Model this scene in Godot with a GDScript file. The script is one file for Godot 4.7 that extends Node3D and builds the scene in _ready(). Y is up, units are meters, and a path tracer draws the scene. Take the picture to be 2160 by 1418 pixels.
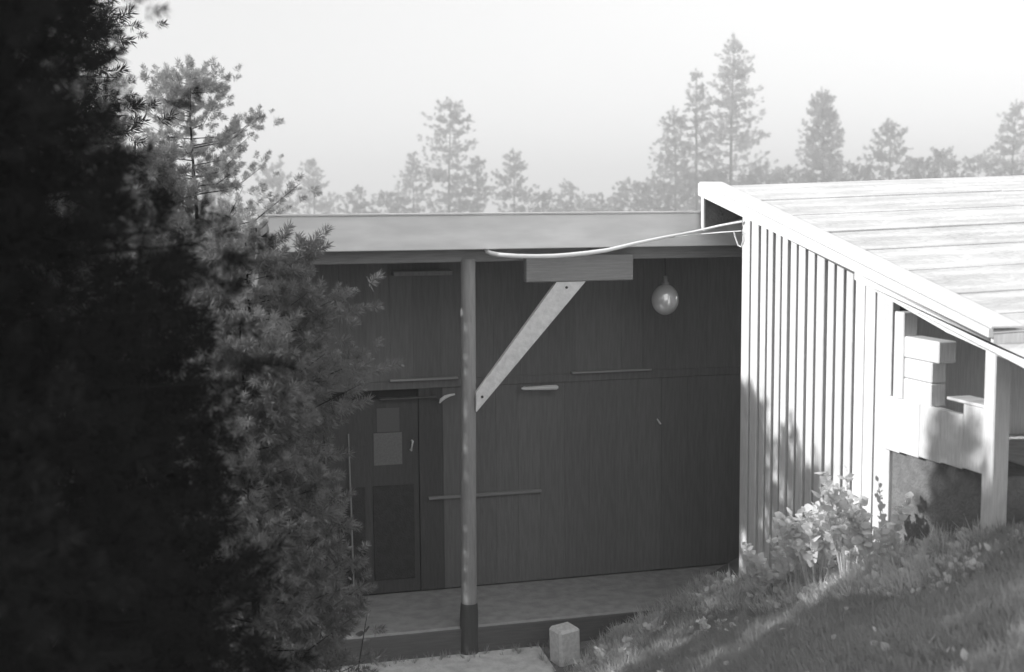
extends Node3D
# A dark open-fronted shed with a white-boarded annex, seen over a grassy bank between conifers.

var rng := RandomNumberGenerator.new()
var boxes := {}
var tex := {}
var taken := {}


# ---------------------------------------------------------------- naming
func tag(o: Node, label: String, category: String, group := "", kind := "") -> void:
	if label: o.set_meta("label", label)
	if category: o.set_meta("category", category)
	if group: o.set_meta("group", group)
	if kind: o.set_meta("kind", kind)


func numbered(parent: Node, called: String) -> String:
	var key := "%d/%s" % [parent.get_instance_id(), called]
	var n: int = taken.get(key, 0)
	taken[key] = n + 1
	return called if n == 0 else "%s_%03d" % [called, n]


func thing(called: String, label: String, category: String, at := Vector3.ZERO, group := "") -> Node3D:
	var o := Node3D.new()
	o.name = numbered(self, called)
	o.position = at
	add_child(o, true)
	tag(o, label, category, group)
	return o


func put(parent: Node, called: String, mesh: Mesh, material: Material, where := Transform3D()) -> MeshInstance3D:
	var o := MeshInstance3D.new()
	o.name = numbered(parent, called)
	o.mesh = mesh
	o.material_override = material
	# parts are given in world metres; bring them into the thing's own frame
	var base := Transform3D()
	if parent != self and parent is Node3D:
		base = world_of(parent)
	o.transform = base.affine_inverse() * where
	parent.add_child(o, true)
	return o


func world_of(n: Node) -> Transform3D:
	var t := Transform3D()
	while n != self and n is Node3D:
		t = (n as Node3D).transform * t
		n = n.get_parent()
	return t


# ---------------------------------------------------------------- textures and materials
func noise_tex(key: String, freq: float, lo: float, hi: float, octaves := 4, kind := FastNoiseLite.TYPE_SIMPLEX_SMOOTH, side := 512, normal := false, bump := 4.0) -> NoiseTexture2D:
	if tex.has(key):
		return tex[key]
	var n := FastNoiseLite.new()
	n.noise_type = kind
	n.seed = hash(key) % 1000
	n.frequency = freq
	n.fractal_octaves = octaves
	var t := NoiseTexture2D.new()
	t.width = side
	t.height = side
	t.seamless = true
	t.noise = n
	if normal:
		t.as_normal_map = true
		t.bump_strength = bump
	else:
		var g := Gradient.new()
		g.set_color(0, Color(lo, lo, lo).linear_to_srgb())
		g.set_color(1, Color(hi, hi, hi).linear_to_srgb())
		g.set_offset(0, 0.2)
		g.set_offset(1, 0.8)
		t.color_ramp = g
	tex[key] = t
	return t


func grey(v: float) -> Color:
	return Color(v, v, v).linear_to_srgb()


func mat(v: float, rough := 0.85, pattern: Texture2D = null, scale := Vector3.ONE, relief: Texture2D = null, depth := 0.6) -> StandardMaterial3D:
	var m := StandardMaterial3D.new()
	m.albedo_color = grey(v)
	m.roughness = rough
	m.metallic_specular = 0.35
	if pattern:
		m.albedo_texture = pattern
		m.uv1_triplanar = true
		m.uv1_world_triplanar = true
		m.uv1_scale = scale
	if relief:
		m.normal_enabled = true
		m.normal_texture = relief
		m.normal_scale = depth
		m.uv1_triplanar = true
		m.uv1_world_triplanar = true
		m.uv1_scale = scale
	return m


func leaf_mat(v: float, through: float) -> StandardMaterial3D:
	var m := StandardMaterial3D.new()
	m.albedo_color = grey(v)
	m.roughness = 0.7
	m.metallic_specular = 0.3
	m.cull_mode = BaseMaterial3D.CULL_DISABLED
	if through > 0.0:
		m.backlight_enabled = true
		m.backlight = grey(through)
	return m


# ---------------------------------------------------------------- meshes
func face(st: SurfaceTool, pts: Array) -> void:
	var n: Vector3 = (pts[2] - pts[0]).cross(pts[1] - pts[0]).normalized()
	for i in range(1, pts.size() - 1):
		for p in [pts[0], pts[i], pts[i + 1]]:
			st.set_normal(n)
			st.add_vertex(p)


func hull_face(st: SurfaceTool, pts: Array, inside: Vector3) -> void:
	var n: Vector3 = (pts[2] - pts[0]).cross(pts[1] - pts[0])
	if n.dot(pts[0] - inside) < 0.0:
		pts.reverse()
	face(st, pts)


# a bevelled box round the origin
func box_mesh(size: Vector3, bevel := 0.004) -> ArrayMesh:
	var key := "%s/%s" % [size, bevel]
	if boxes.has(key):
		return boxes[key]
	var st := SurfaceTool.new()
	st.begin(Mesh.PRIMITIVE_TRIANGLES)
	var h := size / 2.0
	var b := minf(bevel, minf(h.x, minf(h.y, h.z)) * 0.6)
	var axes := [[0, 1, 2], [1, 2, 0], [2, 0, 1]]
	for a in axes:
		for s in [-1.0, 1.0]:
			var q := []
			for c in [[-1, -1], [1, -1], [1, 1], [-1, 1]]:
				var v := Vector3.ZERO
				v[a[0]] = s * h[a[0]]
				v[a[1]] = c[0] * (h[a[1]] - b)
				v[a[2]] = c[1] * (h[a[2]] - b)
				q.append(v)
			hull_face(st, q, Vector3.ZERO)
			for t in [-1.0, 1.0]:
				var e := []
				for w in [[0, -1], [0, 1], [1, 1], [1, -1]]:
					var v := Vector3.ZERO
					v[a[0]] = s * (h[a[0]] - (b if w[0] else 0.0))
					v[a[1]] = t * (h[a[1]] - (0.0 if w[0] else b))
					v[a[2]] = w[1] * (h[a[2]] - b)
					e.append(v)
				hull_face(st, e, Vector3.ZERO)
	for x in [-1.0, 1.0]:
		for y in [-1.0, 1.0]:
			for z in [-1.0, 1.0]:
				hull_face(st, [Vector3(x * h.x, y * (h.y - b), z * (h.z - b)), Vector3(x * (h.x - b), y * h.y, z * (h.z - b)), Vector3(x * (h.x - b), y * (h.y - b), z * h.z)], Vector3.ZERO)
	boxes[key] = st.commit()
	return boxes[key]


# box from two opposite corners, in world metres
func block(parent: Node, called: String, a: Vector3, b: Vector3, m: Material, bevel := 0.004) -> MeshInstance3D:
	return put(parent, called, box_mesh((b - a).abs(), bevel), m, Transform3D(Basis(), (a + b) / 2.0))


# a plate: four upper corners in order, thickness downwards
func plate_mesh(c: Array, thick: float) -> ArrayMesh:
	var st := SurfaceTool.new()
	st.begin(Mesh.PRIMITIVE_TRIANGLES)
	var mid: Vector3 = (c[0] + c[1] + c[2] + c[3]) / 4.0 - Vector3(0, thick / 2.0, 0)
	var d := []
	for p in c:
		d.append(p - Vector3(0, thick, 0))
	hull_face(st, c.duplicate(), mid)
	hull_face(st, d.duplicate(), mid)
	for i in 4:
		var j := (i + 1) % 4
		hull_face(st, [c[i], c[j], d[j], d[i]], mid)
	return st.commit()


# a triangle of [point, normal] corners, wound so that its front agrees with its normals
func smooth_tri(st: SurfaceTool, a: Array, b: Array, c: Array) -> void:
	var n: Vector3 = (c[0] - a[0]).cross(b[0] - a[0])
	var turned := n.dot(a[1] + b[1] + c[1]) < 0.0
	for v in ([a, c, b] if turned else [a, b, c]):
		st.set_normal(v[1])
		st.add_vertex(v[0])


func tube_into(st: SurfaceTool, path: Array, radii: Array, sides := 6) -> void:
	var rings := []
	for i in path.size():
		var dir: Vector3 = (path[mini(i + 1, path.size() - 1)] - path[maxi(i - 1, 0)]).normalized()
		var side := dir.cross(Vector3.UP if absf(dir.y) < 0.9 else Vector3.RIGHT).normalized()
		var other := side.cross(dir)
		var ring := []
		for k in sides:
			var a := TAU * k / sides
			ring.append([path[i] + (side * cos(a) + other * sin(a)) * radii[i], side * cos(a) + other * sin(a)])
		rings.append(ring)
	for i in path.size() - 1:
		for k in sides:
			var l := (k + 1) % sides
			smooth_tri(st, rings[i][k], rings[i + 1][k], rings[i + 1][l])
			smooth_tri(st, rings[i][k], rings[i + 1][l], rings[i][l])
	for e in [0, path.size() - 1]:
		var n: Vector3 = (path[e] - path[1 if e == 0 else e - 1]).normalized()
		for k in range(1, sides - 1):
			smooth_tri(st, [rings[e][0][0], n], [rings[e][k][0], n], [rings[e][k + 1][0], n])


func tube(path: Array, radii: Array, sides := 8) -> ArrayMesh:
	var st := SurfaceTool.new()
	st.begin(Mesh.PRIMITIVE_TRIANGLES)
	tube_into(st, path, radii, sides)
	return st.commit()


func lathe(profile: Array, sides := 24) -> ArrayMesh:
	var st := SurfaceTool.new()
	st.begin(Mesh.PRIMITIVE_TRIANGLES)
	for i in profile.size() - 1:
		var p: Vector2 = profile[i]
		var q: Vector2 = profile[i + 1]
		for k in sides:
			var v := []
			for w in [[p, k], [q, k], [q, k + 1], [p, k], [q, k + 1], [p, k + 1]]:
				var a: float = TAU * w[1] / sides
				v.append(Vector3(w[0].x * cos(a), w[0].y, w[0].x * sin(a)))
			for x in v:
				st.set_smooth_group(0)
				st.add_vertex(x)
	st.generate_normals()
	return st.commit()


# a spray of narrow blades along a short twig, pointing along +Y
func spray_mesh(length: float, blades: int, blade: float, width: float, spread: float, sd: int) -> ArrayMesh:
	var r := RandomNumberGenerator.new()
	r.seed = sd
	var st := SurfaceTool.new()
	st.begin(Mesh.PRIMITIVE_TRIANGLES)
	for i in blades:
		var t := (i + 0.5) / blades
		var a := i * 2.39996 + r.randf() * 0.8
		var out := Vector3(cos(a), 0, sin(a))
		var lean := lerpf(spread, spread * 0.45, t) * r.randf_range(0.75, 1.2)
		var dir := (out * sin(lean) + Vector3.UP * cos(lean)).normalized()
		var side := dir.cross(Vector3(r.randf_range(-1, 1), r.randf_range(-1, 1), r.randf_range(-1, 1))).normalized() * width * 0.5
		var p := Vector3(0, length * t * 0.8, 0)
		var tip := p + dir * blade * r.randf_range(0.7, 1.15)
		var mid := p.lerp(tip, 0.45)
		face(st, [p, mid + side, tip, mid - side])
	return st.commit()


func scatter(parent: Node, called: String, mesh: Mesh, m: Material, where: Array) -> MultiMeshInstance3D:
	var mm := MultiMesh.new()
	mm.transform_format = MultiMesh.TRANSFORM_3D
	mm.mesh = mesh
	mm.instance_count = where.size()
	var buf := PackedFloat32Array()
	buf.resize(where.size() * 12)
	var base := world_of(parent).affine_inverse() if parent != self else Transform3D()
	for i in where.size():
		var t: Transform3D = base * where[i]
		var b := t.basis
		var k := i * 12
		buf[k] = b.x.x; buf[k + 1] = b.y.x; buf[k + 2] = b.z.x; buf[k + 3] = t.origin.x
		buf[k + 4] = b.x.y; buf[k + 5] = b.y.y; buf[k + 6] = b.z.y; buf[k + 7] = t.origin.y
		buf[k + 8] = b.x.z; buf[k + 9] = b.y.z; buf[k + 10] = b.z.z; buf[k + 11] = t.origin.z
	mm.buffer = buf
	var o := MultiMeshInstance3D.new()
	o.name = numbered(parent, called)
	o.multimesh = mm
	o.material_override = m
	parent.add_child(o, true)
	o.set_meta("kind", "stuff")
	return o


func aimed(dir: Vector3, at: Vector3, size: float, roll := 0.0) -> Transform3D:
	var y := dir.normalized()
	var x := y.cross(Vector3(0.31, 0.2, 0.93)).normalized()
	var z := x.cross(y)
	return Transform3D(Basis(x, y, z).rotated(y, roll).scaled(Vector3.ONE * size), at)


# ---------------------------------------------------------------- trees
# shape: h height, r radius at the widest, bare share of bare stem, step whorl spacing, n branches per whorl,
# up how far the branches climb, full share of branches kept, tufts per metre of branch, size of a tuft
func conifer(called: String, label: String, group: String, at: Vector3, s: Dictionary, sd: int, tuft: Mesh, leaf: Material, bark: Material) -> Node3D:
	rng.seed = sd
	var root := thing(called, label, "tree", at, group)
	var h: float = s.h
	var lean := Vector3(rng.randf_range(-0.03, 0.03), 0, rng.randf_range(-0.03, 0.03)) * h
	var path := []
	var radii := []
	for i in 7:
		var t := i / 6.0
		path.append(at + Vector3(0, h * t, 0) + lean * t * t + Vector3(rng.randf_range(-1, 1), 0, rng.randf_range(-1, 1)) * 0.008 * h * (1.0 - t))
		radii.append(maxf(0.02 * h * pow(1.0 - t, 0.8), 0.0025 * h) * s.get("stem", 1.0))
	put(root, "trunk", tube(path, radii, 9), bark)
	var st := SurfaceTool.new()
	st.begin(Mesh.PRIMITIVE_TRIANGLES)
	var where := []
	var y: float = s.bare * h
	var turn := rng.randf() * TAU
	while y < h * 0.97:
		var t: float = (y - s.bare * h) / (h - s.bare * h)
		var full: float = s.r * (pow(1.0 - t, s.get("taper", 0.8)) * (0.55 + 0.45 * smoothstep(0.0, 0.18, t)))
		var stem: Vector3 = at + Vector3(0, y, 0) + lean * (y / h) * (y / h)
		for k in int(s.n):
			turn += TAU / s.n + rng.randf_range(-0.5, 0.5)
			if rng.randf() > s.full:
				continue
			var length: float = full * rng.randf_range(0.45, 1.2) + 0.02 * h
			var out := Vector3(cos(turn), 0, sin(turn))
			var rise: float = s.up * rng.randf_range(0.5, 1.4)
			var p0 := stem + Vector3(0, rng.randf_range(-0.5, 0.5) * s.step, 0)
			var p1 := p0 + out * length * 0.55 + Vector3(0, length * (rise * 0.35 - 0.06), 0)
			var p2 := p0 + out * length + Vector3(0, length * rise, 0)
			var rb: float = 0.006 * h * (1.0 - t * 0.75) * s.get("limb", 1.0)
			tube_into(st, [p0, p1, p2], [rb, rb * 0.6, rb * 0.2], 4)
			var m := int(maxf(3.0, length * s.tufts))
			for j in m:
				var u := lerpf(s.get("from", 0.3), 1.0, (j + rng.randf()) / m)
				var p := p0.lerp(p1, u / 0.55) if u < 0.55 else p1.lerp(p2, (u - 0.55) / 0.45)
				var w: float = s.size * rng.randf_range(0.6, 1.25)
				var off := Vector3(rng.randf_range(-1, 1), rng.randf_range(-0.7, 0.8), rng.randf_range(-1, 1))
				where.append(aimed(out + Vector3(0, 0.35 + rise, 0) + off * 1.1, p + off * length * s.get("wide", 0.16) * u, w, rng.randf() * TAU))
		y += s.step * rng.randf_range(0.75, 1.25) * (1.0 - 0.45 * t)
	for j in 5:
		where.append(aimed(Vector3(rng.randf_range(-0.4, 0.4), 1, rng.randf_range(-0.4, 0.4)), path[6] - Vector3(0, j * 0.03 * h, 0), s.size * 0.8, 0.0))
	var limbs := put(root, "limbs", st.commit(), bark)
	limbs.set_meta("kind", "stuff")
	scatter(root, "crown", tuft, leaf, where)
	return root


# ---------------------------------------------------------------- the lie of the land
var bumps := FastNoiseLite.new()


func ground_y(x: float, z: float) -> float:
	var s := 0.53 * (x - 2.69) + 0.385 * (z + 7.8)
	s *= 1.0 - smoothstep(-8.6, -9.6, z)
	var k := 0.12
	var up := (s + sqrt(s * s + k * k)) / 2.0 - 0.012          # soft foot of the bank
	var cap := 2.05
	up = cap - (cap - up + sqrt((cap - up) * (cap - up) + 0.1)) / 2.0 if up > 0.5 else up
	var far := smoothstep(8.0, 40.0, Vector2(x, z + 6.0).length())
	up *= 1.0 - far
	var rough := clampf(up * 4.0, 0.0, 1.0)
	return -0.2 + up + rough * (bumps.get_noise_2d(x * 60.0, z * 60.0) * 0.035 + bumps.get_noise_2d(x * 14.0, z * 14.0) * 0.05) + far * bumps.get_noise_2d(x, z) * 0.5


func roof_y(x: float, z: float) -> float:
	return 3.117 + 0.03 * (x - 3.6) - 0.225 * (z + 8.18)


func _ready() -> void:
	bumps.seed = 5
	bumps.frequency = 0.02
	# ------------------------------------------------------------ camera
	var cam := Camera3D.new()
	cam.name = "camera"
	cam.keep_aspect = Camera3D.KEEP_HEIGHT
	var lens := CameraAttributesPhysical.new()
	lens.frustum_focal_length = 44.0
	lens.frustum_focus_distance = 9.5
	lens.frustum_near = 0.05
	lens.frustum_far = 2000.0
	lens.exposure_aperture = 2.4
	cam.fov = 30.51
	cam.attributes = lens
	cam.near = 0.05
	cam.far = 2000.0
	cam.transform = Transform3D(Basis.from_euler(Vector3(0, deg_to_rad(-15.0), 0)) * Basis.from_euler(Vector3(deg_to_rad(-5.798), 0, 0)) * Basis.from_euler(Vector3(0, 0, deg_to_rad(-0.45))), Vector3(0, 2.95, 0))
	add_child(cam)
	cam.fov = 30.51

	# ------------------------------------------------------------ sky, air, exposure
	var env := Environment.new()
	env.background_mode = Environment.BG_SKY
	var sky_image := Image.create(512, 256, false, Image.FORMAT_RGBF)
	var cloud := FastNoiseLite.new()
	cloud.seed = 11
	cloud.frequency = 1.1
	cloud.fractal_octaves = 4
	for j in 256:
		var up := PI * (0.5 - (j + 0.5) / 256.0)
		for i in 512:
			var round := TAU * (i + 0.5) / 512.0
			var d := Vector3(sin(round) * cos(up), sin(up), -cos(round) * cos(up))
			var v := 0.735 + 0.42 * d.dot(Vector3(0.94, 0.0, 0.34)) + 0.05 * (1.0 - absf(d.y)) + 0.24 * pow(1.0 - absf(d.y), 5.0) + 0.035 * cloud.get_noise_3d(d.x, d.y * 1.6, d.z)
			sky_image.set_pixel(i, j, Color(v, v, v))
	var pano := PanoramaSkyMaterial.new()
	pano.panorama = ImageTexture.create_from_image(sky_image)
	env.sky = Sky.new()
	env.sky.sky_material = pano
	env.tonemap_mode = Environment.TONE_MAPPER_LINEAR
	env.tonemap_exposure = 1.3
	env.sdfgi_enabled = true
	env.ssao_enabled = true
	env.ssil_enabled = true
	env.fog_enabled = true
	env.fog_density = 0.003
	env.fog_light_color = Color(1, 1, 1)
	var around := WorldEnvironment.new()
	around.name = "environment"
	around.environment = env
	add_child(around)
	var sun := DirectionalLight3D.new()
	sun.name = "sun"
	sun.light_energy = 1.5
	sun.light_angular_distance = 1.0
	sun.shadow_enabled = true
	add_child(sun)
	sun.look_at_from_position(Vector3.ZERO, Vector3(1.0, -0.42, 0.10), Vector3.UP)

	# ------------------------------------------------------------ materials
	var mottle := noise_tex("mottle", 0.012, 0.78, 1.0, 5)
	var blotch := noise_tex("blotch", 0.006, 0.72, 1.0, 5)
	var grain := noise_tex("grain", 0.02, 0.84, 1.0, 5)
	var weather := noise_tex("weather", 0.03, 0.84, 1.0, 5)
	var rough_n := noise_tex("rough_n", 0.05, 0, 1, 4, FastNoiseLite.TYPE_SIMPLEX_SMOOTH, 512, true, 5.0)
	var grain_n := noise_tex("grain_n", 0.03, 0, 1, 4, FastNoiseLite.TYPE_SIMPLEX_SMOOTH, 512, true, 4.0)
	var up_grain := Vector3(5.0, 0.35, 5.0)
	var along_grain := Vector3(0.35, 5.0, 5.0)
	var M := {}
	M.white0 = mat(0.78, 0.7, weather, up_grain, grain_n, 0.5)
	M.white1 = mat(0.72, 0.75, weather, up_grain, grain_n, 0.5)
	M.white2 = mat(0.82, 0.7, weather, up_grain, grain_n, 0.5)
	M.white_long = mat(0.78, 0.7, weather, Vector3(5, 5, 0.35), grain_n, 0.5)
	M.white_x = mat(0.75, 0.7, weather, along_grain, grain_n, 0.5)
	M.tar = mat(0.035, 0.9)
	M.fascia = mat(0.84, 0.8, weather, Vector3(0.12, 0.5, 0.5), grain_n, 0.05)
	M.dark0 = mat(0.205, 0.75, grain, Vector3(4.0, 0.3, 4.0), grain_n, 0.25)
	M.dark1 = mat(0.195, 0.75, grain, Vector3(4.0, 0.3, 4.0), grain_n, 0.25)
	M.dark2 = mat(0.215, 0.75, grain, Vector3(4.0, 0.3, 4.0), grain_n, 0.25)
	M.rail = mat(0.15, 0.7, grain, along_grain, grain_n, 0.6)
	M.edge = mat(0.42, 0.7, blotch, along_grain)
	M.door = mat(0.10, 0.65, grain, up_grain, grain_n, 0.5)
	M.post = mat(0.34, 0.75, grain, up_grain, grain_n, 0.8)
	M.brace = mat(0.78, 0.75, grain, Vector3(1.5, 1.5, 1.5), grain_n, 0.4)
	M.beam = mat(0.3, 0.8, grain, along_grain, grain_n, 0.6)
	M.slab = mat(0.4, 0.85, mottle, Vector3.ONE * 1.1, rough_n, 0.5)
	M.pier = mat(0.07, 0.9, mottle, Vector3.ONE * 2.0, rough_n, 0.7)
	M.path = mat(0.75, 0.9, mottle, Vector3.ONE * 1.3, rough_n, 0.6)
	M.found = mat(0.21, 0.9, mottle, Vector3.ONE * 1.4, rough_n, 0.7)
	M.inner = mat(0.8, 0.8, weather, up_grain, grain_n, 0.4)
	M.roofing = []
	for v in [0.74, 0.71, 0.77]:
		M.roofing.append(mat(v, 0.85, blotch, Vector3(0.35, 1.0, 2.4), rough_n, 0.5))
	M.roof_dark = mat(0.12, 0.9, mottle, Vector3.ONE)
	M.soil = mat(0.25, 1.0, blotch, Vector3.ONE * 0.9, rough_n, 1.0)
	M.stone = mat(0.75, 0.9, mottle, Vector3.ONE * 4.0, rough_n, 0.8)
	M.metal = mat(0.75, 0.35)
	M.rope = mat(0.85, 0.6)
	M.paper = mat(0.22, 0.8, weather, Vector3.ONE * 3.0)
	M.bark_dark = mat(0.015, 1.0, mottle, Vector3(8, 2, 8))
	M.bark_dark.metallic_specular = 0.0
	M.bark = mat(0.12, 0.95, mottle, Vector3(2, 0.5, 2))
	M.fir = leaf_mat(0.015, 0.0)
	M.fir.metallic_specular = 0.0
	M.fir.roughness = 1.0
	M.young = leaf_mat(0.15, 0.16)
	M.young_flare = leaf_mat(0.27, 0.3)  # young pine needles paled to carry veiling flare in their colour
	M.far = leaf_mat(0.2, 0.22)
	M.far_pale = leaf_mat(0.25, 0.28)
	M.grass = leaf_mat(0.34, 0.3)
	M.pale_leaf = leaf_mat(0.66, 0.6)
	M.rim_sun_grass = leaf_mat(0.55, 0.5)  # sunlight on the bank rim, put into the grass colour
	M.shrub = leaf_mat(0.10, 0.08)

	build_land(M)
	build_shed(M)
	build_annex(M)
	build_fittings(M)
	build_trees(M)
	build_plants(M)


# ---------------------------------------------------------------- ground and path
func build_land(M: Dictionary) -> void:
	var xs := []
	var zs := []
	var v := -900.0
	while v < -9.0:
		xs.append(v)
		v += maxf(0.4, absf(v) * 0.16)
	v = -8.6
	while v < 8.5:
		xs.append(v)
		v += 0.12
	while v < 900.0:
		xs.append(v)
		v += maxf(0.4, absf(v) * 0.16)
	v = -900.0
	while v < -11.0:
		zs.append(v)
		v += maxf(0.4, absf(v) * 0.14)
	v = -10.6
	while v < 2.0:
		zs.append(v)
		v += 0.12
	while v < 200.0:
		zs.append(v)
		v += maxf(0.4, absf(v) * 0.2)
	var st := SurfaceTool.new()
	st.begin(Mesh.PRIMITIVE_TRIANGLES)
	st.set_smooth_group(0)
	for z in zs:
		for x in xs:
			st.add_vertex(Vector3(x, ground_y(x, z), z))
	var w := xs.size()
	for j in zs.size() - 1:
		for i in w - 1:
			var a := j * w + i
			for k in [a, a + 1, a + w + 1, a, a + w + 1, a + w]:
				st.add_index(k)
	st.generate_normals()
	var g := put(self, "ground", st.commit(), M.soil)
	tag(g, "grassy earth ground rising as a bank on the right", "ground", "", "structure")
	var p := put(self, "path", plate_mesh([Vector3(-0.6, -0.192, -8.36), Vector3(2.42, -0.192, -8.36), Vector3(2.36, -0.192, -7.2), Vector3(-0.6, -0.192, -7.0)], 0.06), M.path)
	tag(p, "pale concrete path along the foot of the shed floor", "path", "", "structure")


# ---------------------------------------------------------------- the shed
func build_shed(M: Dictionary) -> void:
	var s := thing("shed", "long dark-walled shed with pale fascia and open porch", "shed", Vector3(2.0, -0.2, -9.2))
	block(s, "floor_slab", Vector3(0.2, -0.35, -9.3), Vector3(6.4, 0.0, -8.342), M.slab, 0.012)
	block(s, "riser_board", Vector3(0.2, -0.35, -8.341), Vector3(6.4, -0.012, -8.325), M.rail, 0.006)
	block(s, "back_wall", Vector3(0.5, -0.3, -9.42), Vector3(6.4, 2.84, -9.26), M.tar)
	# upright boards above and below the rail, the door standing among the lower ones
	rng.seed = 15
	var x := 0.55
	while x < 4.9:
		var nx := x + rng.randf_range(0.17, 0.23)
		block(s, "wall_board", Vector3(x, 1.63, -9.258), Vector3(nx - 0.001, 2.84, -9.230 + rng.randf_range(0.0, 0.003)), M["dark%d" % (rng.randi() % 3)], 0.0008)
		x = nx
	x = 0.55
	while x < 4.9:
		var nx := x + rng.randf_range(0.17, 0.23)
		if nx > 1.0 and x < 1.0:
			nx = 0.995
		if x >= 0.99 and x < 1.72:
			x = 1.725
			continue
		var low := M["dark%d" % (rng.randi() % 3)] as Material
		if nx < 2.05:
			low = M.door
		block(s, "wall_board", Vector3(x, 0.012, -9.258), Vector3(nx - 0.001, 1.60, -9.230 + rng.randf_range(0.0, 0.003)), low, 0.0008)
		x = nx
	block(s, "wall_rail", Vector3(0.55, 1.60, -9.258), Vector3(4.98, 1.666, -9.214), M.dark1, 0.004)
	for c in [[1.5, 2.03], [2.95, 3.62]]:
		block(s, "ledge_strip", Vector3(c[0], 1.667, -9.256), Vector3(c[1], 1.683, -9.18), M.edge, 0.003)
	block(s, "ledge_strip", Vector3(1.42, 1.528, -9.256), Vector3(1.86, 1.539, -9.188), M.rail, 0.003)
	block(s, "low_rail", Vector3(1.79, 0.728, -9.256), Vector3(2.70, 0.752, -9.205), M.beam, 0.003)
	# door
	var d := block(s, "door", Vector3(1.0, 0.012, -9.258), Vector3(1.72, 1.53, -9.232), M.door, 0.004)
	for c in [[1.04, 1.30], [1.36, 1.68]]:
		block(d, "door_panel", Vector3(c[0], 0.12, -9.234), Vector3(c[1], 0.86, -9.222), M.pier, 0.006)
	put(d, "handle", tube([Vector3(1.655, 1.13, -9.225), Vector3(1.655, 1.13, -9.185), Vector3(1.668, 1.20, -9.185), Vector3(1.668, 1.20, -9.225)], [0.008, 0.009, 0.009, 0.008], 8), M.metal)
	# side and rear
	block(s, "side_wall", Vector3(0.5, -0.3, -13.0), Vector3(0.56, 2.78, -8.45), M.dark0)
	block(s, "rear_wall", Vector3(0.56, -0.3, -13.0), Vector3(6.4, 2.5, -12.9), M.dark0)
	# roof: high at the front
	put(s, "roof", plate_mesh([Vector3(0.57, 2.89, -8.23), Vector3(6.6, 2.89, -8.23), Vector3(6.6, 2.55, -13.2), Vector3(0.57, 2.55, -13.2)], 0.05), M.roof_dark)
	block(s, "beam", Vector3(0.56, 2.60, -8.41), Vector3(6.4, 2.82, -8.34), M.beam, 0.006)
	var fb := [0.56, 4.6, 6.5]
	for k in 2:
		block(s, "fascia_board", Vector3(fb[k], 2.69 + 0.004 * k, -8.222), Vector3(fb[k + 1] - 0.004, 2.925, -8.194 + 0.003 * (k % 2)), M.fascia, 0.005)
	block(s, "drip_edge", Vector3(0.54, 2.926, -8.26), Vector3(6.5, 2.940, -8.182), M.white_x, 0.003)
	put(s, "post", tube([Vector3(1.905, 0.14, -8.35), Vector3(1.908, 0.9, -8.35), Vector3(1.918, 1.7, -8.352), Vector3(1.926, 2.62, -8.355)], [0.057, 0.056, 0.054, 0.052], 16), M.post)
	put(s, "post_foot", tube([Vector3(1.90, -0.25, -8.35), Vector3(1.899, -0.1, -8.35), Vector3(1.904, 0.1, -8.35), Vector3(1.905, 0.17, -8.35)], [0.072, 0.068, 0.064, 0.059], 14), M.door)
	var br := put(s, "brace", plate_front(-8.325, [Vector2(1.958, 1.555), Vector2(1.958, 1.69), Vector2(2.547, 2.45), Vector2(2.762, 2.45)], 0.045), M.brace)
	for p in [Vector2(2.0, 1.66), Vector2(2.62, 2.41)]:
		put(br, "bolt", tube([Vector3(p.x, p.y, -8.281), Vector3(p.x, p.y, -8.272)], [0.011, 0.009], 6), M.pier)
	block(s, "brace_board", Vector3(2.322, 2.452, -8.345), Vector3(3.117, 2.64, -8.272), M.beam, 0.006)


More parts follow.
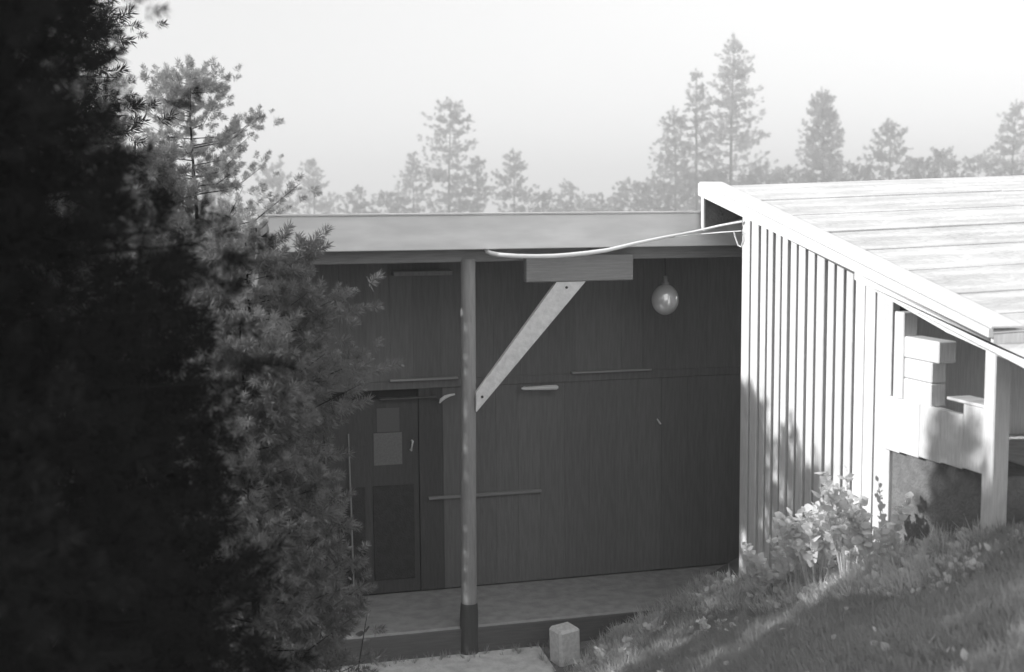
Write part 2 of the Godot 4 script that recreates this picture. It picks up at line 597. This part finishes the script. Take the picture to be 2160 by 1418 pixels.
# ---------------------------------------------------------------- the annex
func build_annex(M: Dictionary) -> void:
	var s := thing("annex", "white board-clad annex with pale low-pitched roof", "building", Vector3(3.75, 0.2, -6.4))
	var wx := 3.75
	# dark sheathing behind the boards
	put(s, "sheathing", plate_side(Vector3(wx + 0.045, 0, 0), [Vector2(-7.83, 0.0), Vector2(-7.83, roof_y(wx, -7.83) - 0.06), Vector2(-5.945, roof_y(wx, -5.945) - 0.06), Vector2(-5.945, 0.3)], 0.05), M.tar)
	var seams := [-7.83, -7.705, -7.568, -7.458, -7.358, -7.254, -7.149, -7.039, -6.92, -6.806, -6.679, -6.571, -6.457, -6.345]
	rng.seed = 21
	for i in seams.size() - 1:
		var z0: float = seams[i] + (0.0 if i == 0 else 0.019)
		var z1: float = seams[i + 1] - 0.017
		var top := roof_y(wx, (z0 + z1) / 2.0) - 0.05
		block(s, "siding_board", Vector3(wx + rng.randf_range(-0.003, 0.003), 0.0, z0), Vector3(wx + 0.044, top, z1), M["white%d" % (rng.randi() % 3)], 0.004)
	for c in [[-6.331, -6.234], [-6.231, -6.131], [-6.112, -6.03], [-6.027, -5.945]]:
		block(s, "siding_board", Vector3(wx + rng.randf_range(-0.003, 0.003), 0.1, c[0]), Vector3(wx + 0.044, roof_y(wx, (c[0] + c[1]) / 2.0) - 0.05, c[1]), M["white%d" % (rng.randi() % 3)], 0.003)
	# the other walls
	put(s, "rear_wall", plate_front(-7.87, [Vector2(wx + 0.02, 0.0), Vector2(wx + 0.02, roof_y(wx, -7.85) - 0.06), Vector2(9.0, roof_y(9.0, -7.85) - 0.06), Vector2(9.0, 0.0)], 0.04), M.white1)
	# porch: return wall, deep inner wall, foundation, parapet, posts
	block(s, "return_wall", Vector3(wx + 0.05, 0.6, -5.99), Vector3(4.9, roof_y(wx, -5.97) - 0.03, -5.948), M.inner)
	block(s, "inner_wall", Vector3(4.9, 0.6, -5.99), Vector3(4.96, 2.6, -3.4), M.inner)
	block(s, "porch_floor", Vector3(wx + 0.31, 1.57, -5.945), Vector3(4.9, 1.665, -4.0), M.path)
	block(s, "foundation", Vector3(wx + 0.012, 0.3, -5.943), Vector3(wx + 0.3, 1.66, -4.992), M.found, 0.01)
	block(s, "foundation", Vector3(wx + 0.305, 0.3, -4.99), Vector3(wx + 0.4, 1.56, -3.6), M.found, 0.01)
	var pz := [-5.985, -5.80, -5.62, -5.43, -5.25, -5.058]
	for i in pz.size() - 1:
		block(s, "parapet_board", Vector3(wx - 0.033 + rng.randf_range(-0.002, 0.002), 1.628 + 0.045 * (pz[i] + 5.985), pz[i]), Vector3(wx - 0.012, 1.952 + (0.03 if pz[i] > -5.4 else -0.025), pz[i + 1] - 0.002), M["white%d" % (rng.randi() % 3)], 0.003)
	block(s, "parapet_back", Vector3(wx - 0.010, 1.66, -5.942), Vector3(wx + 0.03, 1.92, -5.06), M.inner)
	block(s, "sill", Vector3(wx - 0.036, 1.984, -5.385), Vector3(wx + 0.10, 2.000, -5.057), M.white_long, 0.004)
	block(s, "corner_post", Vector3(wx - 0.036, 1.925, -5.872), Vector3(wx + 0.05, 2.395, -5.782), M.white0, 0.005)
	block(s, "infill_block", Vector3(wx - 0.031, 1.922, -5.780), Vector3(wx + 0.06, 2.043, -5.528), M.white2, 0.006)
	block(s, "infill_block", Vector3(wx - 0.029, 2.046, -5.780), Vector3(wx + 0.06, 2.152, -5.528), M.white0, 0.006)
	block(s, "infill_block", Vector3(wx - 0.032, 2.155, -5.780), Vector3(wx + 0.075, 2.268, -5.468), M.white2, 0.006)
	block(s, "corner_post", Vector3(wx - 0.06, 1.40, -5.055), Vector3(wx + 0.03, 2.28, -4.972), M.white1, 0.005)
	# upper roof, laid in lapped courses
	var zs := [-8.18, -7.70, -7.26, -6.80, -6.38, -5.94, -5.50, -5.16, -4.88]
	var deck := [Vector3(3.6, roof_y(3.6, -8.18) - 0.015, -8.16), Vector3(12.0, roof_y(12.0, -8.18) - 0.015, -8.16), Vector3(12.0, roof_y(12.0, -4.9) - 0.015, -4.9), Vector3(3.6, roof_y(3.6, -4.9) - 0.015, -4.9)]
	var roof := put(s, "roof", plate_mesh(deck, 0.05), M.roof_dark)
	for i in 8:
		var z0: float = zs[i]
		var z1: float = zs[i + 1] + (0.03 if i < 7 else 0.0)
		var x0 := 3.6
		while x0 < 12.0:
			var x1 := minf(x0 + rng.randf_range(1.6, 2.6), 12.0)
			var lift := 0.0005 + 0.012 * pow(rng.randf(), 3.0)
			put(roof, "roofing_sheet", plate_mesh([Vector3(x0, roof_y(x0, z0) - 0.005, z0), Vector3(x1 - 0.003, roof_y(x1, z0) - 0.005, z0), Vector3(x1 - 0.006, roof_y(x1, z1) + lift, z1 + rng.randf_range(-0.02, 0.02)), Vector3(x0, roof_y(x0, z1) + lift * rng.randf_range(0.5, 1.3), z1)], 0.008), M.roofing[rng.randi() % 3])
			x0 = x1
	put(roof, "verge_strip", plate_mesh([Vector3(3.585, roof_y(3.6, -8.19) + 0.028, -8.19), Vector3(3.76, roof_y(3.76, -8.19) + 0.022, -8.19), Vector3(3.76, roof_y(3.76, -4.87) + 0.026, -4.87), Vector3(3.585, roof_y(3.6, -4.87) + 0.032, -4.87)], 0.008), M.white_long)
	put(s, "barge_board", plate_side(Vector3(3.575, 0, 0), [Vector2(-8.19, roof_y(3.6, -8.19) - 0.068), Vector2(-8.19, roof_y(3.6, -8.19) + 0.018), Vector2(-4.875, roof_y(3.6, -4.875) + 0.018), Vector2(-4.875, roof_y(3.6, -4.875) - 0.02)], 0.024), M.white_long)
	put(s, "eave_board", plate_front(-4.898, [Vector2(3.604, roof_y(3.6, -4.88) - 0.075), Vector2(3.604, roof_y(3.6, -4.88) - 0.008), Vector2(12.0, roof_y(12.0, -4.88) - 0.008), Vector2(12.0, roof_y(12.0, -4.88) - 0.10)], 0.02), M.inner)
	# lower roof that carries the slope on below the eave
	put(s, "lower_roof", plate_mesh([Vector3(3.602, 2.385, -5.25), Vector3(12.0, 2.54, -5.25), Vector3(12.0, 2.35, -4.1), Vector3(3.602, 2.185, -4.1)], 0.04), M.roofing[2])
	put(s, "lower_barge", plate_side(Vector3(3.572, 0, 0), [Vector2(-6.05, 2.56), Vector2(-6.05, 2.60), Vector2(-4.88, 2.328), Vector2(-4.09, 2.19), Vector2(-4.09, 2.12), Vector2(-4.66, 2.252), Vector2(-5.19, 2.348)], 0.027), M.white_long)
	# closed end of the roof overhang
	put(s, "gable_end_panel", plate_front(-8.150, [Vector2(3.604, 2.815), Vector2(3.604, roof_y(3.6, -8.15) - 0.06), Vector2(3.98, roof_y(3.98, -8.15) - 0.07), Vector2(3.98, 2.90)], 0.018), M.found)
	block(s, "end_trim", Vector3(3.588, 2.80, -8.165), Vector3(3.603, roof_y(3.6, -8.15) - 0.06, -8.122), M.white0, 0.002)
	put(s, "end_trim", plate_front(-8.126, [Vector2(3.590, 2.797), Vector2(3.590, 2.816), Vector2(3.98, 2.902), Vector2(3.98, 2.884)], 0.018), M.white_x)
	put(s, "wire_hook", tube([Vector3(3.70, 2.80, -7.86), Vector3(3.715, 2.76, -7.87), Vector3(3.735, 2.70, -7.86), Vector3(3.748, 2.69, -7.84), Vector3(3.742, 2.74, -7.80), Vector3(3.744, 2.79, -7.79)], [0.004, 0.005, 0.005, 0.005, 0.005, 0.004], 6), M.rope)


# outline in the (z, y) plane, thickness towards +x
func plate_side(at: Vector3, outline: Array, thick: float) -> ArrayMesh:
	var near := []
	var far := []
	for p in outline:
		near.append(Vector3(at.x, p.y, p.x))
		far.append(Vector3(at.x + thick, p.y, p.x))
	return prism(near, far)


# outline in the (x, y) plane, thickness towards +z
func plate_front(z: float, outline: Array, thick: float) -> ArrayMesh:
	var near := []
	var far := []
	for p in outline:
		near.append(Vector3(p.x, p.y, z))
		far.append(Vector3(p.x, p.y, z + thick))
	return prism(near, far)


func prism(a: Array, b: Array) -> ArrayMesh:
	var st := SurfaceTool.new()
	st.begin(Mesh.PRIMITIVE_TRIANGLES)
	var mid := Vector3.ZERO
	for p in a + b:
		mid += p / (a.size() * 2.0)
	hull_face(st, a.duplicate(), mid)
	hull_face(st, b.duplicate(), mid)
	for i in a.size():
		var j := (i + 1) % a.size()
		hull_face(st, [a[i], a[j], b[j], b[i]], mid)
	return st.commit()


# ---------------------------------------------------------------- things on and under the shed
func build_fittings(M: Dictionary) -> void:
	var lamp := thing("hanging_globe", "round shiny globe hanging under the porch beside the white boards", "lamp", Vector3(3.535, 2.15, -8.7))
	var ball := []
	for i in 17:
		var a := PI * i / 16.0
		ball.append(Vector2(maxf(0.103 * sin(a), 0.0005), 2.272 - 0.117 * cos(a)))
	var glass := mat(0.95, 0.16)
	glass.metallic = 0.4
	glass.clearcoat_enabled = true
	put(lamp, "globe", lathe(ball, 32), glass, Transform3D(Basis(), Vector3(3.535, 0, -8.7)))
	put(lamp, "neck", lathe([Vector2(0.001, 2.375), Vector2(0.03, 2.378), Vector2(0.03, 2.40), Vector2(0.018, 2.41), Vector2(0.016, 2.45), Vector2(0.001, 2.455)], 16), M.beam, Transform3D(Basis(), Vector3(3.535, 0, -8.7)))
	put(lamp, "cord", tube([Vector3(3.535, 2.45, -8.7), Vector3(3.532, 2.6, -8.7), Vector3(3.535, 2.86, -8.7)], [0.004, 0.004, 0.004], 6), M.pier)

	var pts := [Vector3(2.03, 2.71, -8.27), Vector3(2.035, 2.672, -8.23), Vector3(2.05, 2.662, -8.17), Vector3(2.097, 2.653, -8.12), Vector3(2.22, 2.643, -8.12), Vector3(2.348, 2.639, -8.118), Vector3(2.47, 2.639, -8.116), Vector3(2.586, 2.645, -8.115), Vector3(2.72, 2.656, -8.114), Vector3(2.863, 2.673, -8.113), Vector3(2.97, 2.695, -8.112), Vector3(3.073, 2.718, -8.111), Vector3(3.286, 2.757, -8.11), Vector3(3.42, 2.778, -8.108), Vector3(3.537, 2.80, -8.105), Vector3(3.64, 2.835, -7.98), Vector3(3.735, 2.866, -7.80)]
	var rr := []
	for i in pts.size():
		rr.append(lerpf(0.0155, 0.008, clampf((i - 8) / 6.0, 0, 1)))
	var cable := put(self, "cable", tube(pts, rr, 8), M.rope)
	tag(cable, "thick white cable sagging along the shed fascia to the annex corner", "cable")
	var wire := put(self, "wire", tube([Vector3(3.30, 2.752, -8.135), Vector3(3.42, 2.762, -8.125), Vector3(3.56, 2.776, -8.10), Vector3(3.66, 2.79, -7.97), Vector3(3.738, 2.80, -7.82)], [0.004, 0.005, 0.005, 0.005, 0.004], 6), M.rope)
	tag(wire, "thin white wire below the dark triangle at the annex corner", "wire")

	var bar := thing("white_bar", "short white rounded bar fixed to the dark wall right of the post", "bar", Vector3(2.67, 1.55, -9.19))
	put(bar, "grip", tube([Vector3(2.525, 1.574, -9.155), Vector3(2.54, 1.574, -9.155), Vector3(2.60, 1.573, -9.155), Vector3(2.74, 1.572, -9.155), Vector3(2.81, 1.571, -9.155), Vector3(2.824, 1.571, -9.155)], [0.006, 0.013, 0.015, 0.020, 0.020, 0.010], 10), M.rope)
	for x in [2.56, 2.79]:
		block(bar, "bracket", Vector3(x - 0.008, 1.560, -9.196), Vector3(x + 0.008, 1.584, -9.158), M.metal, 0.002)
	var hook := thing("bent_hook", "small bright bent hook on the wall rail left of the post", "hook", Vector3(1.94, 1.52, -9.19))
	put(hook, "bent_rod", tube([Vector3(2.0, 1.548, -9.19), Vector3(1.96, 1.547, -9.165), Vector3(1.92, 1.536, -9.155), Vector3(1.888, 1.515, -9.155), Vector3(1.876, 1.49, -9.16)], [0.008, 0.011, 0.015, 0.014, 0.005], 8), M.rope)
	var strip := thing("wall_batten", "narrow pale strip fixed high on the dark wall left of the post", "batten", Vector3(1.75, 2.47, -9.2))
	block(strip, "batten", Vector3(1.527, 2.471, -9.226), Vector3(1.98, 2.508, -9.10), M.post, 0.006)
	var note := thing("paper_notice", "faded grey paper notice pinned on the dark door", "notice", Vector3(1.48, 1.0, -9.23))
	block(note, "sheet", Vector3(1.372, 1.02, -9.2305), Vector3(1.592, 1.27, -9.226), M.paper, 0.001)
	block(note, "upper_sheet", Vector3(1.40, 1.275, -9.2305), Vector3(1.575, 1.46, -9.227), mat(0.15, 0.8), 0.001)
	var peg := thing("wall_peg", "tiny pale peg low on the dark wall under the hanging globe", "peg", Vector3(3.69, 1.23, -9.2))
	put(peg, "pin", tube([Vector3(3.685, 1.262, -9.226), Vector3(3.69, 1.24, -9.19), Vector3(3.70, 1.226, -9.185)], [0.006, 0.009, 0.008], 7), M.metal)
	var stake := thing("thin_stake", "thin pale stake leaning against the dark door edge", "stake", Vector3(1.18, 0.0, -9.18))
	put(stake, "rod", tube([Vector3(1.188, 0.0, -9.14), Vector3(1.184, 0.75, -9.18), Vector3(1.180, 1.28, -9.215)], [0.007, 0.0075, 0.006], 7), M.post)
	var blk := thing("concrete_block", "pale weathered concrete block standing at the end of the path", "block", Vector3(2.5, -0.2, -7.95))
	put(blk, "block_body", box_mesh(Vector3(0.17, 0.27, 0.16), 0.018), M.stone, Transform3D(Basis.from_euler(Vector3(0.03, 0.25, 0.05)), Vector3(2.50, -0.07, -7.97)))


# ---------------------------------------------------------------- trees
func build_trees(M: Dictionary) -> void:
	var fir_tuft := spray_mesh(0.06, 44, 0.035, 0.0045, 1.5, 3)
	var near_dark := {"h": 6.2, "r": 0.74, "bare": 0.06, "step": 0.13, "n": 9, "up": -0.05, "full": 1.0, "tufts": 54.0, "size": 1.2, "taper": 0.55, "from": 0.1, "wide": 0.2, "stem": 0.6, "limb": 0.4}
	var a := near_dark.duplicate()
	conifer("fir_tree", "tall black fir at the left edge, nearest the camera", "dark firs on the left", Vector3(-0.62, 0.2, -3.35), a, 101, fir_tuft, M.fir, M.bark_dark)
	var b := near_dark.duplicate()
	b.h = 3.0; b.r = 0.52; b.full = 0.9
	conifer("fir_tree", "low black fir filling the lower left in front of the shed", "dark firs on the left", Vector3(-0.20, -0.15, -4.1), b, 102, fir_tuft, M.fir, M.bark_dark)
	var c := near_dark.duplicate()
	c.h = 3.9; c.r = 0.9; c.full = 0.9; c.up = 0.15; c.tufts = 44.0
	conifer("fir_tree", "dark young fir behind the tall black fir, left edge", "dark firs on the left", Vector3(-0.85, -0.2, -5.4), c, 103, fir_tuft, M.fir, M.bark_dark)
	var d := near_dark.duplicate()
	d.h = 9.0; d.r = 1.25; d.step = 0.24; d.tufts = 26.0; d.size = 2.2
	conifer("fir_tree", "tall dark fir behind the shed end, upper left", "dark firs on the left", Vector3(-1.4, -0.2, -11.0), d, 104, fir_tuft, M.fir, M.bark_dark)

	var pine_tuft := spray_mesh(0.055, 56, 0.034, 0.0046, 1.5, 5)
	var y := {"h": 4.0, "r": 0.95, "bare": 0.12, "step": 0.13, "n": 6, "up": 0.4, "full": 0.75, "tufts": 52.0, "size": 1.0, "taper": 0.75, "from": 0.25, "wide": 0.2, "stem": 0.5, "limb": 0.5}
	y.h = 4.75; y.r = 1.15; y.taper = 0.45; y.bare = 0.35; y.step = 0.2; y.size = 1.6; y.tufts = 34.0; y.full = 0.7
	conifer("young_pine", "loose pine rising behind the left end of the shed, veiling flare put into its pale colour", "young pines by the shed", Vector3(0.2, -0.2, -13.9), y, 111, pine_tuft, M.young_flare, M.bark_dark)
	var y2 := near_dark.duplicate()
	y2.merge({"up": 0.35, "step": 0.13, "n": 6, "tufts": 56.0, "size": 1.45, "wide": 0.2, "from": 0.3}, true)
	y2.h = 2.65; y2.r = 0.58; y2.taper = 0.55; y2.bare = 0.1; y2.full = 0.9
	conifer("young_pine", "short bushy pine in front of the shed's left fascia end", "young pines by the shed", Vector3(0.33, -0.2, -6.6), y2, 112, pine_tuft, M.young, M.bark_dark)

	var y3 := y2.duplicate()
	y3.h = 4.0; y3.r = 0.85; y3.full = 0.95; y3.taper = 0.7; y3.bare = 0.1; y3.tufts = 36.0
	conifer("young_pine", "broad young pine hidden between the dark firs and the shed end", "young pines by the shed", Vector3(-0.6, -0.2, -5.65), y3, 113, pine_tuft, M.young, M.bark_dark)
	var y4 := y2.duplicate()
	y4.h = 3.6; y4.r = 0.8; y4.taper = 0.5
	conifer("young_pine", "young pine between the black firs and the shed's left end", "young pines by the shed", Vector3(-0.3, -0.2, -8.1), y4, 114, pine_tuft, M.young, M.bark_dark)
	var y5 := y2.duplicate()
	y5.h = 2.98; y5.r = 0.64; y5.taper = 0.35; y5.bare = 0.56
	conifer("young_pine", "blunt-topped young pine right in front of the shed's left fascia end", "young pines by the shed", Vector3(0.42, -0.2, -7.35), y5, 115, pine_tuft, M.young, M.bark_dark)
	var y6 := y3.duplicate()
	y6.h = 3.9; y6.r = 1.1
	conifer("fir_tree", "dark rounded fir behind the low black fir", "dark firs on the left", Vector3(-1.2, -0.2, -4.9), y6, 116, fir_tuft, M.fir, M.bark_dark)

	# far pines beyond the roofs
	var far_tuft := spray_mesh(0.8, 16, 0.5, 0.16, 1.3, 7)
	var f := {"h": 10.0, "r": 1.8, "bare": 0.1, "step": 0.5, "n": 5, "up": 0.4, "full": 0.72, "tufts": 2.6, "size": 1.0, "taper": 0.7, "from": 0.25, "wide": 0.16, "stem": 0.55, "limb": 0.5}
	var list := [
		# x, z, top y, radius, label
		[2.0, -72.0, 4.9, 1.6, "far small pine half hidden behind the young pine, leftmost"],
		[5.97, -81.97, 5.98, 1.7, "far small pine above the left end of the fascia"],
		[8.5, -81.3, 6.27, 1.8, "far bushy pine second from the fascia's left end"],
		[11.2, -80.5, 4.5, 1.5, "far low pine right of the bushy one, shortest of that clump"],
		[17.1, -79.4, 10.02, 2.2, "far tall pine standing alone above the middle of the fascia"],
		[14.75, -79.7, 6.5, 1.6, "far lower pine at the left foot of the tall middle pine"],
		[18.9, -79.0, 6.3, 1.3, "far slim pine at the right foot of the tall middle pine"],
		[21.15, -78.0, 6.8, 1.4, "far pointed pine right of the tall middle pine"],
		[24.65, -76.8, 4.6, 1.6, "far low rounded pine above the brace board"],
		[28.4, -75.85, 4.9, 1.5, "far low pine left of the tallest group"],
		[32.77, -75.4, 11.89, 0.9, "far very slim pine with bare stem beside the tallest pine"],
		[35.0, -74.95, 14.16, 3.0, "far tallest pine above the annex roof corner"],
		[31.4, -75.5, 9.45, 2.1, "far broad pine left of the tallest pine"],
		[38.6, -73.6, 5.6, 1.5, "far low pine between the tallest pine and the dense one"],
		[40.75, -73.1, 10.6, 1.7, "far dense dark pine above the annex roof"],
		[44.8, -71.8, 8.42, 2.3, "far round-topped pine right of the dense one"],
		[48.1, -70.8, 6.6, 1.8, "far low pale pine near the right edge"],
		[52.6, -69.9, 9.7, 1.9, "far tall pine cut by the right edge"],
		[13.1, -80.0, 4.1, 1.6, "far bush just left of the clump with the tall middle pine"],
		[22.9, -77.4, 4.0, 1.7, "far bush between the pointed pine and the low rounded pine"],
		[26.6, -76.3, 3.9, 1.6, "far bush right of the low rounded pine, over the brace"],
		[30.0, -75.6, 4.6, 1.8, "far bush at the left foot of the broad pine"],
		[33.8, -75.1, 5.4, 2.2, "far bush under the very slim bare-stemmed pine"],
		[37.2, -74.2, 5.6, 2.0, "far bush at the right foot of the tallest pine"],
		[42.8, -72.5, 5.6, 1.9, "far bush just right of the dense pine"],
		[46.6, -71.2, 6.0, 2.0, "far bush right of the round-topped pine"],
		[50.4, -70.3, 6.2, 2.0, "far bush left of the pine cut by the edge"],
	]
	var n := 0
	for t in list:
		var s := f.duplicate()
		s.h = (t[2] - 2.95) * 2.8 + 3.15
		s.r = t[3] * 3.2
		s.step = 1.05
		rng.seed = 900 + n
		s.taper = rng.randf_range(0.4, 0.85)
		s.up = rng.randf_range(0.2, 0.6)
		s.full = rng.randf_range(0.66, 0.85)
		s.bare = rng.randf_range(0.03, 0.14)
		if t[3] < 1.0:
			s.bare = 0.45; s.full = 0.6
		if n >= 18:
			s.taper = 0.45; s.bare = 0.02; s.full = 0.9
		if n == 14:
			s.full = 0.95; s.tufts = 4.2
		if n == 11:
			s.full = 0.6; s.taper = 0.8
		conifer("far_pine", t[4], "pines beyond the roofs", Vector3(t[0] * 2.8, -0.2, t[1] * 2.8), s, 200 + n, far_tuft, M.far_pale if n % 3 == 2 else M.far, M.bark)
		n += 1


# ---------------------------------------------------------------- plants
func leaf_mesh(length: float, width: float, bend: float) -> ArrayMesh:
	var st := SurfaceTool.new()
	st.begin(Mesh.PRIMITIVE_TRIANGLES)
	st.set_smooth_group(0)
	var rows := []
	for i in 6:
		var t := i / 5.0
		var w := width * 0.5 * sin(PI * pow(t, 0.75)) + 0.001
		var c := Vector3(0, length * t * (1.0 - 0.2 * bend * t), bend * length * 0.5 * t * t)
		rows.append([c + Vector3(-w, 0, w * 0.35), c, c + Vector3(w, 0, w * 0.35)])
	for i in 5:
		for k in 2:
			for v in [rows[i][k], rows[i + 1][k], rows[i + 1][k + 1], rows[i][k], rows[i + 1][k + 1], rows[i][k + 1]]:
				st.add_vertex(v)
	st.generate_normals()
	return st.commit()


func leafy_plant(label: String, at: Vector3, height: float, stems: int, leaves: int, size: float, sd: int, m: Material, stem_m: Material, meshes: Array) -> void:
	rng.seed = sd
	var root := thing("leafy_plant", label, "plant", at, "leafy plants and saplings round the shed")
	for i in stems:
		var a := rng.randf() * TAU
		var out := Vector3(cos(a), 0, sin(a))
		var h := height * rng.randf_range(0.6, 1.0)
		var p0 := at + out * 0.03 - Vector3(0, 0.04, 0)
		var p1 := p0 + out * h * 0.14 + Vector3(0, h * 0.55, 0)
		var p2 := p0 + out * h * 0.34 + Vector3(0, h, 0)
		put(root, "stem", tube([p0, p1, p2], [0.004, 0.0035, 0.002], 5), stem_m)
		for j in leaves:
			var u := 0.42 + 0.58 * (j + rng.randf()) / leaves
			var p := p0.lerp(p1, u * 2.0) if u < 0.5 else p1.lerp(p2, u * 2.0 - 1.0)
			var b := a + j * 2.4 + rng.randf()
			var dir := Vector3(cos(b), rng.randf_range(0.1, 0.9), sin(b))
			put(root, "leaf", meshes[rng.randi() % meshes.size()], m, aimed(dir, p, size * rng.randf_range(0.7, 1.25), rng.randf() * TAU))


func build_plants(M: Dictionary) -> void:
	var leaves := [leaf_mesh(0.07, 0.05, 0.5), leaf_mesh(0.06, 0.05, 0.8), leaf_mesh(0.08, 0.045, 0.3)]
	var spots := [
		[3.38, -6.62, 0.45, 6, "leftmost pale leafy plant against the white boards"],
		[3.42, -6.36, 0.62, 8, "tall pale leafy plant second from left by the boards"],
		[3.40, -6.10, 0.58, 8, "wide pale leafy plant in the middle of the annex bed"],
		[3.46, -5.86, 0.64, 8, "tallest pale leafy plant in front of the plain boards"],
		[3.50, -5.64, 0.46, 6, "rightmost pale leafy plant below the porch opening"],
	]
	var k := 0
	for s in spots:
		var at := Vector3(s[0], ground_y(s[0], s[1]), s[1])
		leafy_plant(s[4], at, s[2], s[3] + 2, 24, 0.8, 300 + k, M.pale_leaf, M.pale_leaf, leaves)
		k += 1
	var clumps := [
		[2.62, -7.35, 0.26, "small bright leafy clump on the bank edge nearest the path block"],
		[3.02, -7.55, 0.16, "low pale leafy clump where the bank meets the shed floor"],
		[3.36, -7.45, 0.18, "low pale leafy clump at the foot of the annex corner"],
		[3.05, -6.75, 0.14, "tiny pale leafy clump on the bank in front of the leafy plants"],
		[3.52, -5.45, 0.13, "tiny pale leafy clump on the bank below the porch foundation"],
	]
	for c in clumps:
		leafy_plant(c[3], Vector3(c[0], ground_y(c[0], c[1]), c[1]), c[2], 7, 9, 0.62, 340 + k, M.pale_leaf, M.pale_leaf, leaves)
		k += 1
	leafy_plant("thin dim sapling in front of the dark door", Vector3(0.95, -0.2, -7.5), 1.25, 3, 6, 0.8, 321, M.shrub, M.bark_dark, leaves)
	leafy_plant("dim sapling by the low black fir", Vector3(0.62, -0.2, -7.0), 1.35, 4, 7, 0.8, 322, M.shrub, M.bark_dark, leaves)

	# stones in the grass
	rng.seed = 41
	var names := ["small pale stone low on the bank beside the path block", "small pale stone half way up the bank edge", "pale stone lying in the grass below the leafy plants", "pale stone in the grass under the porch parapet", "flat pale stone near the crest of the bank at right"]
	var where := [[2.75, -7.55], [3.0, -6.8], [3.3, -6.4], [3.42, -5.6], [3.5, -5.2]]
	for i in 5:
		var rocks := []
		for j in 9:
			var a := PI * j / 8.0
			rocks.append(Vector2(maxf(0.001, sin(a) * (0.05 + rng.randf_range(-0.008, 0.008))), -cos(a) * 0.03))
		var r := put(self, "pale_stone", lathe(rocks, 9), M.stone, Transform3D(Basis.from_euler(Vector3(rng.randf() * 0.4, rng.randf() * 6.0, 0.2)).scaled(Vector3(0.8, 0.9, 0.6)), Vector3(where[i][0], ground_y(where[i][0], where[i][1]) + 0.02, where[i][1])))
		tag(r, names[i], "stone", "pale stones on the bank")

	# grass on the bank
	rng.seed = 77
	var tuft := spray_mesh(0.01, 10, 0.085, 0.005, 0.75, 9)
	var tall := spray_mesh(0.02, 12, 0.15, 0.006, 0.6, 10)
	var spots3 := []
	var spots2 := []
	var tries := 0
	while spots2.size() < 70000 and tries < 400000:
		tries += 1
		var x := rng.randf_range(0.2, 5.5)
		var z := rng.randf_range(-8.35, -2.2)
		if x > 3.72 and z < -4.2 and z > -9.0:
			continue
		var y := ground_y(x, z)
		if y < -0.17 or z < -8.2 and x < 2.9:
			continue
		var thick := 0.5 + 0.5 * bumps.get_noise_2d(x * 45.0 + 300.0, z * 45.0)
		if rng.randf() > 0.25 + thick:
			continue
		var rim := x - (2.69 - (z + 7.8) * 0.72)
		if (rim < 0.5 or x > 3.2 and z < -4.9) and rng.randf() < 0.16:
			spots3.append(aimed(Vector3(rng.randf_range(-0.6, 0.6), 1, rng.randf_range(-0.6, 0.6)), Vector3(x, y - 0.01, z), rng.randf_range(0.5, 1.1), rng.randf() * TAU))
		spots2.append(aimed(Vector3(rng.randf_range(-0.4, 0.4), 1, rng.randf_range(-0.4, 0.4)), Vector3(x, y - 0.005, z), rng.randf_range(0.5, 1.15) * (0.7 + 0.5 * thick), rng.randf() * TAU))
	var g := scatter(self, "grass", tuft, M.grass, spots2)
	tag(g, "short grass covering the bank", "grass", "", "stuff")
	var g2 := scatter(self, "tall_grass", tall, M.rim_sun_grass, spots3)
	tag(g2, "longer grass along the edge of the bank and under the white boards, rim sunlight put into its paler colour", "grass", "", "stuff")
	# weeds and litter along the path and the shed floor
	var weeds := []
	for i in 420:
		var p := Vector2(rng.randf_range(-0.4, 2.7), -8.31 + absf(rng.randfn(0.0, 0.05)))
		if i > 140:
			p = Vector2(rng.randf_range(-0.4, 2.9), -7.25 + rng.randf_range(-0.12, 0.5))
		if i > 330:
			p = Vector2(2.45 + rng.randf_range(-0.1, 0.35), rng.randf_range(-8.2, -7.3))
		weeds.append(aimed(Vector3(rng.randf_range(-0.7, 0.7), 1, rng.randf_range(-0.7, 0.7)), Vector3(p.x, ground_y(p.x, p.y) - 0.002, p.y), rng.randf_range(0.25, 0.6), rng.randf() * TAU))
	var g3 := scatter(self, "weeds", tall, M.grass, weeds)
	tag(g3, "thin weeds along the path and the foot of the shed floor", "weeds", "", "stuff")
	# broad leaves thick along the bank edge, their pale colour standing for rim sunlight
	rng.seed = 88
	var low_leaves := []
	while low_leaves.size() < 3600:
		var x := rng.randf_range(1.8, 4.6)
		var z := rng.randf_range(-8.3, -3.0)
		var rim := x - (2.69 - (z + 7.8) * 0.72)
		var patch := bumps.get_noise_2d(x * 70.0 + 90.0, z * 70.0)
		if x > 3.70 and z < -4.4 or rim < -0.05:
			continue
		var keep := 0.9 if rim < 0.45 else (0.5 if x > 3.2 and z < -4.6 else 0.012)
		if rng.randf() > keep * (0.35 + 1.3 * maxf(0.0, patch)):
			continue
		var a := rng.randf() * TAU
		low_leaves.append(aimed(Vector3(cos(a), rng.randf_range(0.2, 1.2), sin(a)), Vector3(x, ground_y(x, z) + rng.randf_range(0.0, 0.06), z), rng.randf_range(0.35, 0.8), rng.randf() * TAU))
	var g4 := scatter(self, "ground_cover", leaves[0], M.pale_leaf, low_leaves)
	tag(g4, "broad-leaved ground cover along the rim of the bank, its pale colour standing for sunlight", "ground cover", "", "stuff")
